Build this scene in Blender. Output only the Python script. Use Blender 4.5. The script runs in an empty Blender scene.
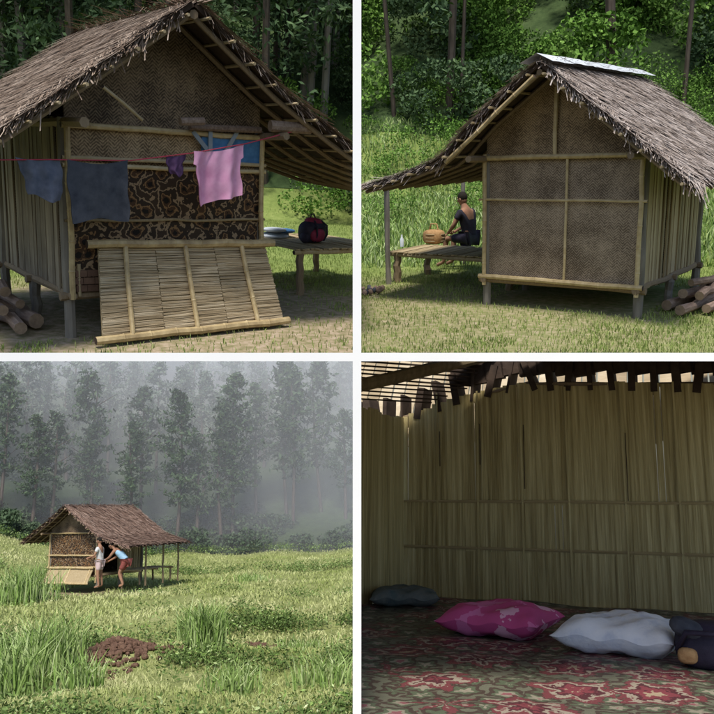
import bpy, bmesh, numpy as np, math, random
from mathutils import Matrix, Vector
random.seed(7); rng=np.random.default_rng(7)
T=0.45
def Rx(a): c,s=math.cos(a),math.sin(a); return np.array([[1,0,0],[0,c,-s],[0,s,c]])
def Ry(a): c,s=math.cos(a),math.sin(a); return np.array([[c,0,s],[0,1,0],[-s,0,c]])
def Rz(a): c,s=math.cos(a),math.sin(a); return np.array([[c,-s,0],[s,c,0],[0,0,1]])
def Q(cx,cy):
    dx=(cx-357)/357*T; dz=-(cy-357)/357*T
    return Rz(-math.atan(dx))@Rx(math.atan2(dz,math.hypot(1,dx)))
def MMx(cx,cy,pr): return Q(cx,cy)@Ry(pr[0])@Rx(pr[1])@Rz(pr[2])
def proj(P,cx,cy,pr):
    w=MMx(cx,cy,pr)@(np.array(P,float)-np.array(pr[3:6]))
    return np.array([357+w[0]/w[1]/T*357, 357-w[2]/w[1]/T*357])
# survey of each hut: recovers its real dimensions and where the viewer stands
def solve(cx,cy,fn,x0,sig,obs):
    x=np.array(x0,float); x0=x.copy(); sig=np.array(sig)
    def res(x):
        r=[]
        for P,o in zip(fn(x),obs): r+=list((proj(P,cx,cy,x)-np.array(o))/3.0)
        return np.array(r+list((x-x0)/sig))
    lam=1e-2; r=res(x)
    for it in range(300):
        J=np.zeros((len(r),len(x)))
        for i in range(len(x)):
            d=x.copy(); d[i]+=1e-5; J[:,i]=(res(d)-r)/1e-5
        A=J.T@J; dx=-np.linalg.solve(A+lam*np.diag(np.diag(A)),J.T@r)
        r2=res(x+dx)
        if (r2@r2)<(r@r): x=x+dx; r=r2; lam*=.5
        else: lam*=3
    return x
def fTR(x):
    W,Hf,Hw,Hr,L=x[6:11]
    return [(0,0,0),(W,0,0),(0,0,Hf),(W,0,Hf),(0,0,Hw),(W,0,Hw),(W*.47,0,Hr),(W,L,Hf),(W*.47,-.6,Hr+.25),(W*.47,L+.5,Hr+.25)]
xTR=solve(534,180,fTR,[0,0,-.4,4,-9,1.6,2.3,.4,2.1,3.0,2.7],[.03,.08,.5,6,6,.3,.3,.1,.2,.3,.5],
 [(491,300),(640,322),(486,273),(641,293),(484,155),(641,157),(556,88),(693,262),(540,62),(642,78)])
def fBL(x):
    W,Hf,Hw,Hr,L=x[6:11]
    return [(0,0,0),(W,0,0),(0,0,Hw),(W,0,Hw),(W*.5,0,Hr),(W*.5,-.6,Hr+.25),(W*.5,L+.5,Hr+.25),(W,L,0)]
xBL=solve(180,534,fBL,[0,-.1,-.6,20,-32,3.2,2.5,.4,2.1,3.0,2.9],[.03,.1,.5,15,15,.8,.3,.1,.2,.3,.6],
 [(50,583),(98,585),(52,532),(98,534),(72,512),(67,503),(128,507),(140,581)])
xTL=np.array([-0.003, 0.035, 0.438, -2.55, -8.001, 1.903, 2.149, 0.451, 2.142, 3.107])
xBR=np.array([-0.028, 0.033, -0.211, 2.717, -7.049, 0.817, 2.619, 1.689, 1.814])

class Place:
    def __init__(s,cx,cy,pr,scale,sx,sz):
        s.M=MMx(cx,cy,pr); s.E=np.array(pr[3:6],float); s.k=scale; s.sx=sx; s.sz=sz
        m=np.eye(4); m[:3,:3]=scale*s.M; m[:3,3]=-scale*s.M@s.E
        s.mw=Matrix(m.tolist())
        d=s.M.T@np.array([(cx-357)/357*T,1,-(cy-357)/357*T]); f=d[:2]/np.linalg.norm(d[:2])
        s.f=f; s.r=np.array([f[1],-f[0]])
    def ray(s,u,v): return s.M.T@np.array([(u-357)/357*T,1,-(v-357)/357*T])
    def G(s,u,v,z=0.):
        d=s.ray(u,v); t=(z-s.E[2])/d[2]; return s.E+d*t
    def Y(s,u,v,y=0.):
        d=s.ray(u,v); t=(y-s.E[1])/d[1]; return s.E+d*t
    def V(s,lat,fw,z=0.):
        p=s.E[:2]+s.f*fw+s.r*lat; return np.array([p[0],p[1],z])
    def LF(s,x,y):
        q=np.array([x,y])-s.E[:2]; return q@s.r, q@s.f
    def keep(s,pts):
        w=(pts-s.E)@s.M.T
        return (w[:,1]>0)&(s.sx*w[:,0]>.003*w[:,1])&(s.sz*w[:,2]>.003*w[:,1])
TL=Place(180,180,xTL,4.0,-1,1); TR=Place(534,180,xTR,4.0,1,1)
BL=Place(180,534,xBL,.35,-1,-1); BR=Place(534,534,xBR,1.0,1,-1)

# ---------------------------------------------------------------- materials
MATS={}
def base(name):
    m=bpy.data.materials.new(name); m.use_nodes=True; nt=m.node_tree
    b=nt.nodes['Principled BSDF']; MATS[name]=m; return m,nt,b
def node(nt,t,**k):
    n=nt.nodes.new(t)
    for a,v in k.items(): setattr(n,a,v)
    return n
def math_(nt,op,a,b=None,c=None):
    n=node(nt,'ShaderNodeMath',operation=op)
    for i,v in enumerate((a,b,c)):
        if v is None: continue
        if isinstance(v,(int,float)): n.inputs[i].default_value=v
        else: nt.links.new(v,n.inputs[i])
    return n.outputs[0]
def ramp(nt,fac,cols,pos=None,interp='LINEAR'):
    r=node(nt,'ShaderNodeValToRGB'); cr=r.color_ramp; cr.interpolation=interp
    n=len(cols)
    if pos is None: pos=[i/(n-1) for i in range(n)]
    while len(cr.elements)<n: cr.elements.new(.5)
    for e,p,c in zip(cr.elements,pos,cols): e.position=p; e.color=(*c,1)
    nt.links.new(fac,r.inputs[0]); return r.outputs[0]
def noise(nt,scale=5,sc=(1,1,1),detail=5,rough=.6):
    tc=node(nt,'ShaderNodeTexCoord'); mp=node(nt,'ShaderNodeMapping'); mp.inputs['Scale'].default_value=sc
    nt.links.new(tc.outputs['Object'],mp.inputs[0])
    n=node(nt,'ShaderNodeTexNoise'); n.inputs['Scale'].default_value=scale; n.inputs['Detail'].default_value=detail; n.inputs['Roughness'].default_value=rough
    nt.links.new(mp.outputs[0],n.inputs['Vector'])
    return math_(nt,'MULTIPLY_ADD',math_(nt,'SUBTRACT',n.outputs['Fac'],.5),1.8,.5)
def pm(name,cols,nscale=5,sc=(1,1,1),rough=.85,island=.5,bump=.3,transl=0,spec=.2):
    m,nt,b=base(name)
    f=noise(nt,nscale,sc,detail=1 if bump==0 else 5)
    if island>0:
        g=node(nt,'ShaderNodeNewGeometry')
        a=math_(nt,'MULTIPLY',g.outputs['Random Per Island'],island)
        f2=math_(nt,'MULTIPLY_ADD',f,1-island,a)
    else: f2=f
    c=ramp(nt,f2,cols)
    if transl or bump==0:
        df=node(nt,'ShaderNodeBsdfDiffuse'); nt.links.new(c,df.inputs[0]); out=df.outputs[0]
        if transl:
            t=node(nt,'ShaderNodeBsdfTranslucent'); nt.links.new(c,t.inputs[0])
            mx=node(nt,'ShaderNodeMixShader'); mx.inputs[0].default_value=transl
            nt.links.new(df.outputs[0],mx.inputs[1]); nt.links.new(t.outputs[0],mx.inputs[2]); out=mx.outputs[0]
        nt.links.new(out,nt.nodes['Material Output'].inputs[0])
        return m
    nt.links.new(c,b.inputs['Base Color'])
    b.inputs['Roughness'].default_value=rough; b.inputs['Specular IOR Level'].default_value=spec
    bp=node(nt,'ShaderNodeBump'); bp.inputs['Strength'].default_value=bump; bp.inputs['Distance'].default_value=.02
    nt.links.new(f,bp.inputs['Height']); nt.links.new(bp.outputs[0],b.inputs['Normal'])
    return m
def xyz(nt):
    tc=node(nt,'ShaderNodeTexCoord'); s=node(nt,'ShaderNodeSeparateXYZ'); nt.links.new(tc.outputs['Object'],s.inputs[0]); return s.outputs
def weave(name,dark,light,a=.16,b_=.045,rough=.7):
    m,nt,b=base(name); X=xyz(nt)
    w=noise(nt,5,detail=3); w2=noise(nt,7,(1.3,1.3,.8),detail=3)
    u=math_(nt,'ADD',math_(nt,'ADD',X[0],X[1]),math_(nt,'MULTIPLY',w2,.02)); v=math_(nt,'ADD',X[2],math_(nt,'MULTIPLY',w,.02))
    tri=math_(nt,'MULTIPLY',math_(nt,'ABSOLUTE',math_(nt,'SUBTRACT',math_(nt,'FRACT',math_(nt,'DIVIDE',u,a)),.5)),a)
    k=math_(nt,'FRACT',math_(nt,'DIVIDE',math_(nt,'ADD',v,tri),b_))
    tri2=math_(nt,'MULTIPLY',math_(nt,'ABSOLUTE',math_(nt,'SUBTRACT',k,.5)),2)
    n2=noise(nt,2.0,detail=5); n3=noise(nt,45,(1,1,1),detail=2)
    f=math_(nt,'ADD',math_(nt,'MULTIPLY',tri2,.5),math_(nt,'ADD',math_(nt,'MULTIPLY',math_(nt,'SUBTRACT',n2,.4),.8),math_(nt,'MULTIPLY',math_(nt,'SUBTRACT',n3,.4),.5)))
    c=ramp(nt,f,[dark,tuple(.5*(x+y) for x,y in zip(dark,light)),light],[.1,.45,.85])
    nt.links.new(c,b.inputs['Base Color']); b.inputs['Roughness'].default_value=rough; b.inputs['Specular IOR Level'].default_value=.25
    bp=node(nt,'ShaderNodeBump'); bp.inputs['Strength'].default_value=.5; bp.inputs['Distance'].default_value=.008
    nt.links.new(tri2,bp.inputs['Height']); nt.links.new(bp.outputs[0],b.inputs['Normal'])
def voro(name,cols,pos,scale,sc=(1,1,1),rough=.6,extra=12,interp='CONSTANT',amp=.35):
    m,nt,b=base(name)
    tc=node(nt,'ShaderNodeTexCoord'); mp=node(nt,'ShaderNodeMapping'); mp.inputs['Scale'].default_value=sc
    nt.links.new(tc.outputs['Object'],mp.inputs[0])
    v=node(nt,'ShaderNodeTexVoronoi'); v.inputs['Scale'].default_value=scale; nt.links.new(mp.outputs[0],v.inputs['Vector'])
    n=noise(nt,extra,detail=3)
    f=math_(nt,'ADD',v.outputs['Distance'],math_(nt,'MULTIPLY',math_(nt,'SUBTRACT',n,.5),amp))
    c=ramp(nt,f,cols,pos,interp); nt.links.new(c,b.inputs['Base Color']); b.inputs['Roughness'].default_value=rough
    b.inputs['Specular IOR Level'].default_value=.2
def rugmat():
    # woven floral mat: rosettes (rings + petals) over a mottled ground, in three colours, worn unevenly
    m,nt,b=base('rug')
    tc=node(nt,'ShaderNodeTexCoord')
    def layer(scale,pet,ph):
        v=node(nt,'ShaderNodeTexVoronoi'); v.inputs['Scale'].default_value=scale; v.inputs['Randomness'].default_value=.45; nt.links.new(tc.outputs['Object'],v.inputs['Vector'])
        sv=node(nt,'ShaderNodeVectorMath',operation='SCALE'); sv.inputs['Scale'].default_value=scale; nt.links.new(tc.outputs['Object'],sv.inputs[0])
        ps=node(nt,'ShaderNodeVectorMath',operation='SCALE'); ps.inputs['Scale'].default_value=scale; nt.links.new(v.outputs['Position'],ps.inputs[0])
        df=node(nt,'ShaderNodeVectorMath',operation='SUBTRACT'); nt.links.new(sv.outputs[0],df.inputs[0]); nt.links.new(ps.outputs[0],df.inputs[1])
        s=node(nt,'ShaderNodeSeparateXYZ'); nt.links.new(df.outputs[0],s.inputs[0])
        an=math_(nt,'ARCTAN2',s.outputs[1],s.outputs[0])
        c=math_(nt,'COSINE',math_(nt,'MULTIPLY',an,pet))
        d=math_(nt,'MULTIPLY',v.outputs['Distance'],math_(nt,'MULTIPLY_ADD',c,-.18,1.0))
        return d
    n=noise(nt,22,detail=4); nn=math_(nt,'MULTIPLY',math_(nt,'SUBTRACT',n,.5),.22)
    d1=math_(nt,'ADD',layer(2.1,6,0),nn); d2=math_(nt,'ADD',layer(6.3,5,1),nn)
    c1=ramp(nt,d1,[(.36,.28,.19),(.20,.05,.06),(.09,.03,.035),(.32,.27,.21),(.17,.05,.055),(.06,.045,.035)],[0,.08,.17,.24,.30,.38],'CONSTANT')
    c2=ramp(nt,d2,[(.26,.10,.11),(.28,.25,.19),(.10,.12,.075),(.07,.05,.04),(.14,.14,.10)],[0,.13,.26,.40,.56],'CONSTANT')
    mk=math_(nt,'GREATER_THAN',d1,.40)
    mx=node(nt,'ShaderNodeMix',data_type='RGBA'); nt.links.new(mk,mx.inputs[0]); nt.links.new(c1,mx.inputs[6]); nt.links.new(c2,mx.inputs[7])
    nt.links.new(mx.outputs[2],b.inputs['Base Color']); b.inputs['Roughness'].default_value=.5; b.inputs['Specular IOR Level'].default_value=.3
    bp=node(nt,'ShaderNodeBump'); bp.inputs['Strength'].default_value=.3; bp.inputs['Distance'].default_value=.01; nt.links.new(n,bp.inputs['Height']); nt.links.new(bp.outputs[0],b.inputs['Normal'])
rugmat()
pm('thatch',[(.06,.042,.032),(.20,.145,.11),(.38,.30,.24),(.60,.51,.43)],5,(1,1,1),island=.5,bump=0)
pm('thatch_grey',[(.09,.068,.058),(.28,.225,.19),(.48,.41,.37),(.70,.63,.58)],5,island=.5,bump=0)
pm('thatch_far',[(.10,.06,.05),(.25,.165,.125),(.42,.31,.25)],3,island=.6,bump=0)
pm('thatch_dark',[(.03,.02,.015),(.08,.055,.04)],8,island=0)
pm('pole',[(.14,.10,.065),(.32,.24,.15)],8,(6,6,1),island=.4)
pm('post_grey',[(.11,.10,.085),(.30,.27,.23)],14,(1,1,.2),island=.3,bump=.5)
pm('bamboo',[(.22,.15,.07),(.46,.35,.18),(.64,.53,.33)],10,(1,1,1),island=.3,rough=.5,spec=.4)
pm('bamboo_pale',[(.18,.13,.075),(.40,.31,.19),(.66,.56,.40)],7,(.5,1,2),island=.45,rough=.6)
pm('bamboo_old',[(.15,.11,.06),(.36,.28,.16),(.50,.41,.27)],12,(2,2,.3),island=.6,rough=.7)
pm('plank_grey',[(.08,.062,.048),(.22,.18,.13),(.38,.32,.24)],7,(3,3,.5),island=.45,rough=.85)
pm('log',[(.10,.065,.05),(.24,.17,.13),(.40,.31,.25)],12,(3,.4,3),island=.3,bump=.6)
pm('log_end',[(.16,.11,.075),(.34,.25,.17)],20,island=.2)
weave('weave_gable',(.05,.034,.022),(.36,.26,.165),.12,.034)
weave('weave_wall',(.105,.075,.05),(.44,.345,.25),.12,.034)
weave('weave_light',(.10,.066,.036),(.50,.36,.21),.12,.034)
voro('batik',[(.012,.009,.007),(.07,.036,.018),(.24,.135,.06),(.035,.022,.014),(.30,.205,.12),(.05,.03,.018)],[0,.15,.32,.42,.68,.80],7,amp=.7,extra=9)
pm('tarp_blue',[(.04,.12,.26),(.10,.26,.50)],10,island=0,rough=.4)
pm('plank_blue',[(.20,.24,.28),(.34,.38,.42)],10,island=.3)
pm('cloth_pink',[(.62,.26,.44),(.82,.46,.64)],7,island=0,bump=.4)
pm('cloth_slate',[(.035,.04,.055),(.10,.105,.125)],9,island=0,bump=.5)
pm('cloth_navy',[(.06,.075,.11),(.18,.19,.25)],9,island=0,bump=.5)
pm('cloth_purple',[(.04,.02,.06),(.12,.06,.14)],9,island=0)
pm('cloth_pale',[(.40,.46,.52),(.62,.66,.70)],9,island=0,bump=.4)
pm('rope',[(.35,.03,.06),(.5,.08,.12)],9,island=0)
pm('pack_red',[(.18,.015,.04),(.36,.05,.10)],9,island=0,rough=.6)
pm('pack_black',[(.015,.015,.025),(.05,.04,.07)],9,island=0,rough=.6)
pm('bag_tan',[(.25,.13,.055),(.48,.30,.14)],25,island=0)
pm('tin',[(.50,.53,.56),(.70,.73,.76)],5,island=.3,rough=.45,spec=.5)
pm('leaf_dark',[(.025,.045,.025),(.06,.10,.05),(.11,.17,.08),(.18,.25,.12)],.5,island=.4,bump=0)
pm('leaf_bright',[(.025,.055,.012),(.08,.16,.03),(.17,.30,.065),(.30,.44,.13)],.35,island=.4,bump=0)
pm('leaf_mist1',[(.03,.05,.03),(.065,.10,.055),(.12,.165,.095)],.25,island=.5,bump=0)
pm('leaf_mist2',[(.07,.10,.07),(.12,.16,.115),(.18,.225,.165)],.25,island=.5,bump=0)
pm('leaf_mist3',[(.14,.18,.145),(.20,.25,.205),(.28,.33,.28)],.25,island=.4,bump=0)  # second and third foliage tones paler: distance haze put into the leaf colour
pm('bark',[(.06,.045,.035),(.14,.11,.09)],6,(3,3,.5),island=0)
pm('bark_pale',[(.20,.18,.15),(.34,.31,.27)],6,(3,3,.5),island=.3)
pm('grass_blade',[(.07,.11,.03),(.17,.235,.06),(.27,.33,.10),(.44,.44,.22)],.8,island=.5,bump=0)
pm('grass_tall',[(.08,.15,.03),(.18,.28,.07),(.32,.42,.16),(.52,.57,.33)],.6,island=.7,bump=0)
pm('grass_ygreen',[(.13,.17,.05),(.28,.33,.11),(.45,.47,.22),(.60,.57,.35)],.28,island=.3,bump=0)
pm('weed_dark',[(.05,.085,.025),(.11,.17,.05),(.18,.25,.09)],.5,island=.6,bump=0)
pm('skin',[(.28,.145,.095),(.36,.21,.135)],6,island=0,bump=0)
pm('hair',[(.01,.008,.006),(.025,.02,.015)],20,island=0)
pm('eye',[(.6,.6,.58),(.7,.7,.68)],5,island=0,bump=0)
pm('shirt_white',[(.50,.50,.50),(.66,.64,.62)],8,island=0)
pm('shirt_blue',[(.24,.40,.55),(.34,.52,.66)],8,island=0)
pm('shorts_red',[(.16,.04,.04),(.30,.09,.07)],8,island=0)
pm('shorts_pale',[(.50,.38,.38),(.66,.50,.50)],8,island=0)
pm('shirt_dark',[(.02,.02,.03),(.05,.045,.06)],8,island=0)
pm('white_board',[(.80,.80,.80),(.84,.84,.84)],5,island=0,bump=0)
pm('sky_mist',[(.82,.84,.86),(.90,.91,.92)],.03,island=0,bump=0)
pm('dirt_red',[(.08,.042,.03),(.20,.12,.08)],14,island=.4,bump=.6)
pm('plastic_white',[(.6,.65,.7),(.75,.8,.82)],5,island=0,rough=.3)
pm('inner_bamboo',[(.11,.085,.03),(.36,.28,.115),(.56,.46,.22),(.80,.69,.38)],1.7,(20,20,.7),island=.22,rough=.5,bump=.5,spec=.3)
pm('inner_strip',[(.22,.16,.075),(.50,.39,.20)],8,(.4,1,3),island=.5,rough=.6)
pm('pillow_white',[(.50,.56,.70),(.78,.80,.85),(.86,.86,.88)],9,island=0,bump=.3)
pm('pillow_dark',[(.05,.09,.10),(.20,.20,.18)],9,island=0,bump=.4)
voro('pillow_pink',[(.75,.55,.15),(.55,.07,.20),(.85,.45,.60),(.60,.09,.26),(.72,.2,.42)],[0,.12,.24,.36,.62],3.2,amp=.25,extra=10)
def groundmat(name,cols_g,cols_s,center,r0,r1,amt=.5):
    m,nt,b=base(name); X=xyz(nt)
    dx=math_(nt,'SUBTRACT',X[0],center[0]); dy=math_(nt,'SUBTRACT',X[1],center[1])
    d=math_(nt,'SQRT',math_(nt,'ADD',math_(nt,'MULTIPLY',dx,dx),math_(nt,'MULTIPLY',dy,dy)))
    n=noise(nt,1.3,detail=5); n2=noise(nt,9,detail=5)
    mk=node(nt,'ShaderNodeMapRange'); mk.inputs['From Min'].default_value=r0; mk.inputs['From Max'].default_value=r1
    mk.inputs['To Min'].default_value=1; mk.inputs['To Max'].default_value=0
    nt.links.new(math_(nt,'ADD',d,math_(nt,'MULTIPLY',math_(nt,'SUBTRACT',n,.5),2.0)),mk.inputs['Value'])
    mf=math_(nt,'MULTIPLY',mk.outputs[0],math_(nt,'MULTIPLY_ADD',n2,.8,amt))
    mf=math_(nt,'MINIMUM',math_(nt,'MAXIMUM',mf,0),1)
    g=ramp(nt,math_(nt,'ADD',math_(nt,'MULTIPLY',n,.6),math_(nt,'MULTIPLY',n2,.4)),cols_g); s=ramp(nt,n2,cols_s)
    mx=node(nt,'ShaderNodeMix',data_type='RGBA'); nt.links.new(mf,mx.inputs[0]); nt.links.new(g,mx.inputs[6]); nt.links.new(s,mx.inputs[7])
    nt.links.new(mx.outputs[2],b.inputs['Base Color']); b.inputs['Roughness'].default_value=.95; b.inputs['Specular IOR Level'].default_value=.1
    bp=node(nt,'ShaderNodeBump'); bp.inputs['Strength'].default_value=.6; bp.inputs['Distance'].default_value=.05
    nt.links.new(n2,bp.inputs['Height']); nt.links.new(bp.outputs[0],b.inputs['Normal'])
GG=[(.07,.105,.03),(.17,.22,.06),(.28,.32,.11)]
SS=[(.15,.105,.07),(.30,.23,.155),(.44,.36,.27)]
groundmat('ground_a',GG,SS,(1.6,.2),2.4,4.6,.45)
groundmat('ground_b',GG,SS,(0,-1.2),2.2,4.8,.15)
groundmat('ground_c',[(.12,.14,.05),(.25,.28,.10),(.42,.42,.20)],SS,(1.5,-1),1.0,3.5,.3)
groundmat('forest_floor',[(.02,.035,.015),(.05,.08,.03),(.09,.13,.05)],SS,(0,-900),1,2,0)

# ---------------------------------------------------------------- mesh builder
class MB:
    def __init__(s): s.v=[]; s.f=[]; s.mi=[]; s.mats=[]
    def m(s,name):
        if name not in s.mats: s.mats.append(name)
        return s.mats.index(name)
    def add(s,vs,fs,mat):
        o=len(s.v); k=s.m(mat); s.v+= [tuple(map(float,v)) for v in vs]
        for f in fs: s.f.append([o+i for i in f]); s.mi.append(k)
    def box(s,c,d,mat,R=None):
        c=np.array(c,float); h=np.array(d,float)/2
        vs=[]
        for sx in (-1,1):
            for sy in (-1,1):
                for sz in (-1,1):
                    p=np.array([sx,sy,sz])*h
                    if R is not None: p=R@p
                    vs.append(c+p)
        s.add(vs,[(0,1,3,2),(4,6,7,5),(0,4,5,1),(2,3,7,6),(0,2,6,4),(1,5,7,3)],mat)
    def tube(s,pts,rad,mat,n=8,cap=True,capmat=None):
        pts=[np.array(p,float) for p in pts]; vs=[];fs=[]
        if not hasattr(rad,'__len__'): rad=[rad]*len(pts)
        a=pts[-1]-pts[0]; a/=np.linalg.norm(a)+1e-9
        up=np.array([0,0,1.]) if abs(a[2])<.9 else np.array([1.,0,0])
        for i,p in enumerate(pts):
            t=pts[min(i+1,len(pts)-1)]-pts[max(i-1,0)]; t/=np.linalg.norm(t)+1e-9
            x=np.cross(up,t); x/=np.linalg.norm(x)+1e-9; y=np.cross(t,x)
            for j in range(n):
                an=2*math.pi*j/n; vs.append(p+rad[i]*(math.cos(an)*x+math.sin(an)*y))
        for i in range(len(pts)-1):
            for j in range(n):
                fs.append((i*n+j,i*n+(j+1)%n,(i+1)*n+(j+1)%n,(i+1)*n+j))
        s.add(vs,fs,mat)
        if cap:
            L=len(pts)-1
            s.add([vs[j] for j in range(n)],[tuple(range(n))],capmat or mat)
            s.add([vs[L*n+j] for j in range(n)],[tuple(range(n))],capmat or mat)
    def pole(s,a,b,r,mat='pole',n=7,wob=.012):
        a=np.array(a,float);b=np.array(b,float); k=5
        pts=[a+(b-a)*i/k+(rng.normal(0,wob,3) if 0<i<k else 0) for i in range(k+1)]
        s.tube(pts,[r*(1+.08*rng.normal()) for _ in pts],mat,n)
    def bamboo(s,a,b,r,mat='bamboo',n=8):
        a=np.array(a,float);b=np.array(b,float); L=np.linalg.norm(b-a); k=max(2,int(L/.28)); pts=[];rr=[]
        for i in range(k+1):
            p=a+(b-a)*i/k+(rng.normal(0,.005,3) if 0<i<k else 0)
            if 0<i<k:
                e=(b-a)/L*.012; pts+=[p-e,p,p+e]; rr+=[r,r*1.16,r]
            else: pts.append(p); rr.append(r)
        s.tube(pts,rr,mat,n,capmat='thatch_dark')
    def ball(s,c,r,mat,n=12,m=8,R=None,e=1.0):
        vs=[];fs=[]
        sg=lambda v:math.copysign(abs(v)**e,v)
        for i in range(m+1):
            th=math.pi*i/m
            for j in range(n):
                ph=2*math.pi*j/n
                p=np.array([sg(math.sin(th))*sg(math.cos(ph))*r[0],sg(math.sin(th))*sg(math.sin(ph))*r[1],sg(math.cos(th))*r[2]])
                if R is not None: p=R@p
                vs.append(np.array(c)+p)
        for i in range(m):
            for j in range(n): fs.append((i*n+j,i*n+(j+1)%n,(i+1)*n+(j+1)%n,(i+1)*n+j))
        s.add(vs,fs,mat)
    def make(s,name,S,parent=None,clip=True,smooth=False):
        me=bpy.data.meshes.new(name); me.from_pydata(s.v,[],s.f)
        for mm in s.mats: me.materials.append(MATS[mm])
        me.polygons.foreach_set('material_index',s.mi)
        me.polygons.foreach_set('use_smooth',[smooth]*len(s.f))
        return link(name,me,S,parent,clip)
def link(name,me,S,parent=None,clip=True):
    if clip and S is not None:
        bm=bmesh.new(); bm.from_mesh(me)
        for nrm in (np.array([S.sx,-.003,0.]),np.array([0.,-.003,S.sz])):
            no=S.M.T@nrm
            bmesh.ops.bisect_plane(bm,geom=bm.verts[:]+bm.edges[:]+bm.faces[:],plane_co=S.E.tolist(),plane_no=no.tolist(),clear_inner=True)
        bm.to_mesh(me); bm.free()
    o=bpy.data.objects.new(name,me); bpy.context.collection.objects.link(o)
    if S is not None:
        if parent is not None: o.parent=parent
        else: o.matrix_world=S.mw
    return o
def empty(name,S):
    o=bpy.data.objects.new(name,None); bpy.context.collection.objects.link(o); o.matrix_world=S.mw; o.empty_display_size=.2; return o
def soup(name,S,groups,parent=None):
    V=[];lt=[];mi=[];mats=[]
    for arr,mat in groups:
        if len(arr)==0: continue
        kp=S.keep(arr.mean(axis=1)); arr=arr[kp]
        if mat not in mats: mats.append(mat)
        V.append(arr.reshape(-1,3)); lt+= [arr.shape[1]]*len(arr); mi+=[mats.index(mat)]*len(arr)
    V=np.concatenate(V).astype(np.float32); lt=np.array(lt,np.int32)
    me=bpy.data.meshes.new(name); me.vertices.add(len(V)); me.vertices.foreach_set('co',V.ravel())
    me.loops.add(len(V)); me.loops.foreach_set('vertex_index',np.arange(len(V),dtype=np.int32))
    me.polygons.add(len(lt)); st=np.concatenate([[0],np.cumsum(lt)[:-1]]).astype(np.int32)
    me.polygons.foreach_set('loop_start',st); me.polygons.foreach_set('loop_total',lt)
    for m_ in mats: me.materials.append(MATS[m_])
    me.polygons.foreach_set('material_index',np.array(mi,np.int32)); me.update(calc_edges=True); me.validate()
    return link(name,me,S,parent,clip=False)
def rdir(n):
    v=rng.normal(size=(n,3)); return v/np.linalg.norm(v,axis=1,keepdims=True)
def leaves(pts,size,asp=.5):
    n=len(pts); a=rdir(n); b=np.cross(a,rdir(n)); b/=np.linalg.norm(b,axis=1,keepdims=True)+1e-9
    sz=(size*rng.uniform(.5,1.3,n))[:,None]; a=a*sz; b=b*sz*asp
    return np.stack([pts-a,pts-b,pts+a,pts+b],1)
def blades(pts,h,w,lean=.4):
    n=len(pts); an=rng.uniform(0,2*math.pi,n); hh=h*rng.uniform(.5,1.3,n)
    sx=np.stack([np.cos(an),np.sin(an),np.zeros(n)],1)*(w/2)
    an2=rng.uniform(0,2*math.pi,n); ln=np.stack([np.cos(an2),np.sin(an2),np.zeros(n)],1)*(hh*lean*rng.uniform(0,1,n))[:,None]
    up=np.zeros((n,3)); up[:,2]=hh
    mid=pts+up*.6+ln*.35; top=pts+up*.95+ln
    return np.stack([pts-sx,pts+sx,mid+sx*.8,mid-sx*.8],1), np.stack([mid-sx*.8,mid+sx*.8,top],1)

# ---------------------------------------------------------------- trees
def pine(h,crown0=.3,n=40,leaf=.34,rad=1.9,per=20,asp=.35):
    V=[]
    for i in range(n):
        t=crown0+(1-crown0)*(i/n)**.9; an=rng.uniform(0,6.28)
        q_=(t-crown0)/(1-crown0)
        L=rad*(1-q_**2.2)*(.55+.45*min(1,q_*4))*rng.uniform(.35,1.15)+.25
        z=t*h; e=np.array([math.cos(an)*L,math.sin(an)*L,z+L*.3])
        s0=np.array([0,0,z]); q=rng.uniform(.3,1,per)[:,None]
        V.append(s0+(e-s0)*q+rng.normal(0,.24*(h/12),(per,3))*[1,1,.5])
    return leaves(np.concatenate(V),leaf,asp)
def broad(h,rad,n=24,per=60,leaf=.2):
    V=[]
    for i in range(n):
        d=rdir(1)[0]; c=np.array([d[0]*rad*.8,d[1]*rad*.8,h*.68+d[2]*h*.28]); r=rad*rng.uniform(.25,.5)
        p=rdir(per)*(r*rng.uniform(.6,1,per)**.5)[:,None]*[1,1,.65]; V.append(c+p)
    return leaves(np.concatenate(V),leaf,.55)
def trunk(mb,p,h,r,mat,limbs=6,lean=.3):
    p=np.array(p,float); t=p+[rng.normal(0,lean),rng.normal(0,lean),h]; mid=(p+t)/2+rng.normal(0,.1,3)
    mb.tube([p-[0,0,.3],mid,t],[r,r*.7,r*.25],mat,6)
    for i in range(limbs):
        q=.4+.5*rng.random(); s=p+(t-p)*q; an=rng.uniform(0,6.28); L=h*.14
        mb.tube([s,s+[math.cos(an)*L,math.sin(an)*L,L*.6]],[r*.35,r*.1],mat,4)
def rot_copy(arr,p,sc=1.):
    a=rng.uniform(0,6.28); R=Rz(a); return (arr@R.T)*sc+np.array(p)

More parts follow.
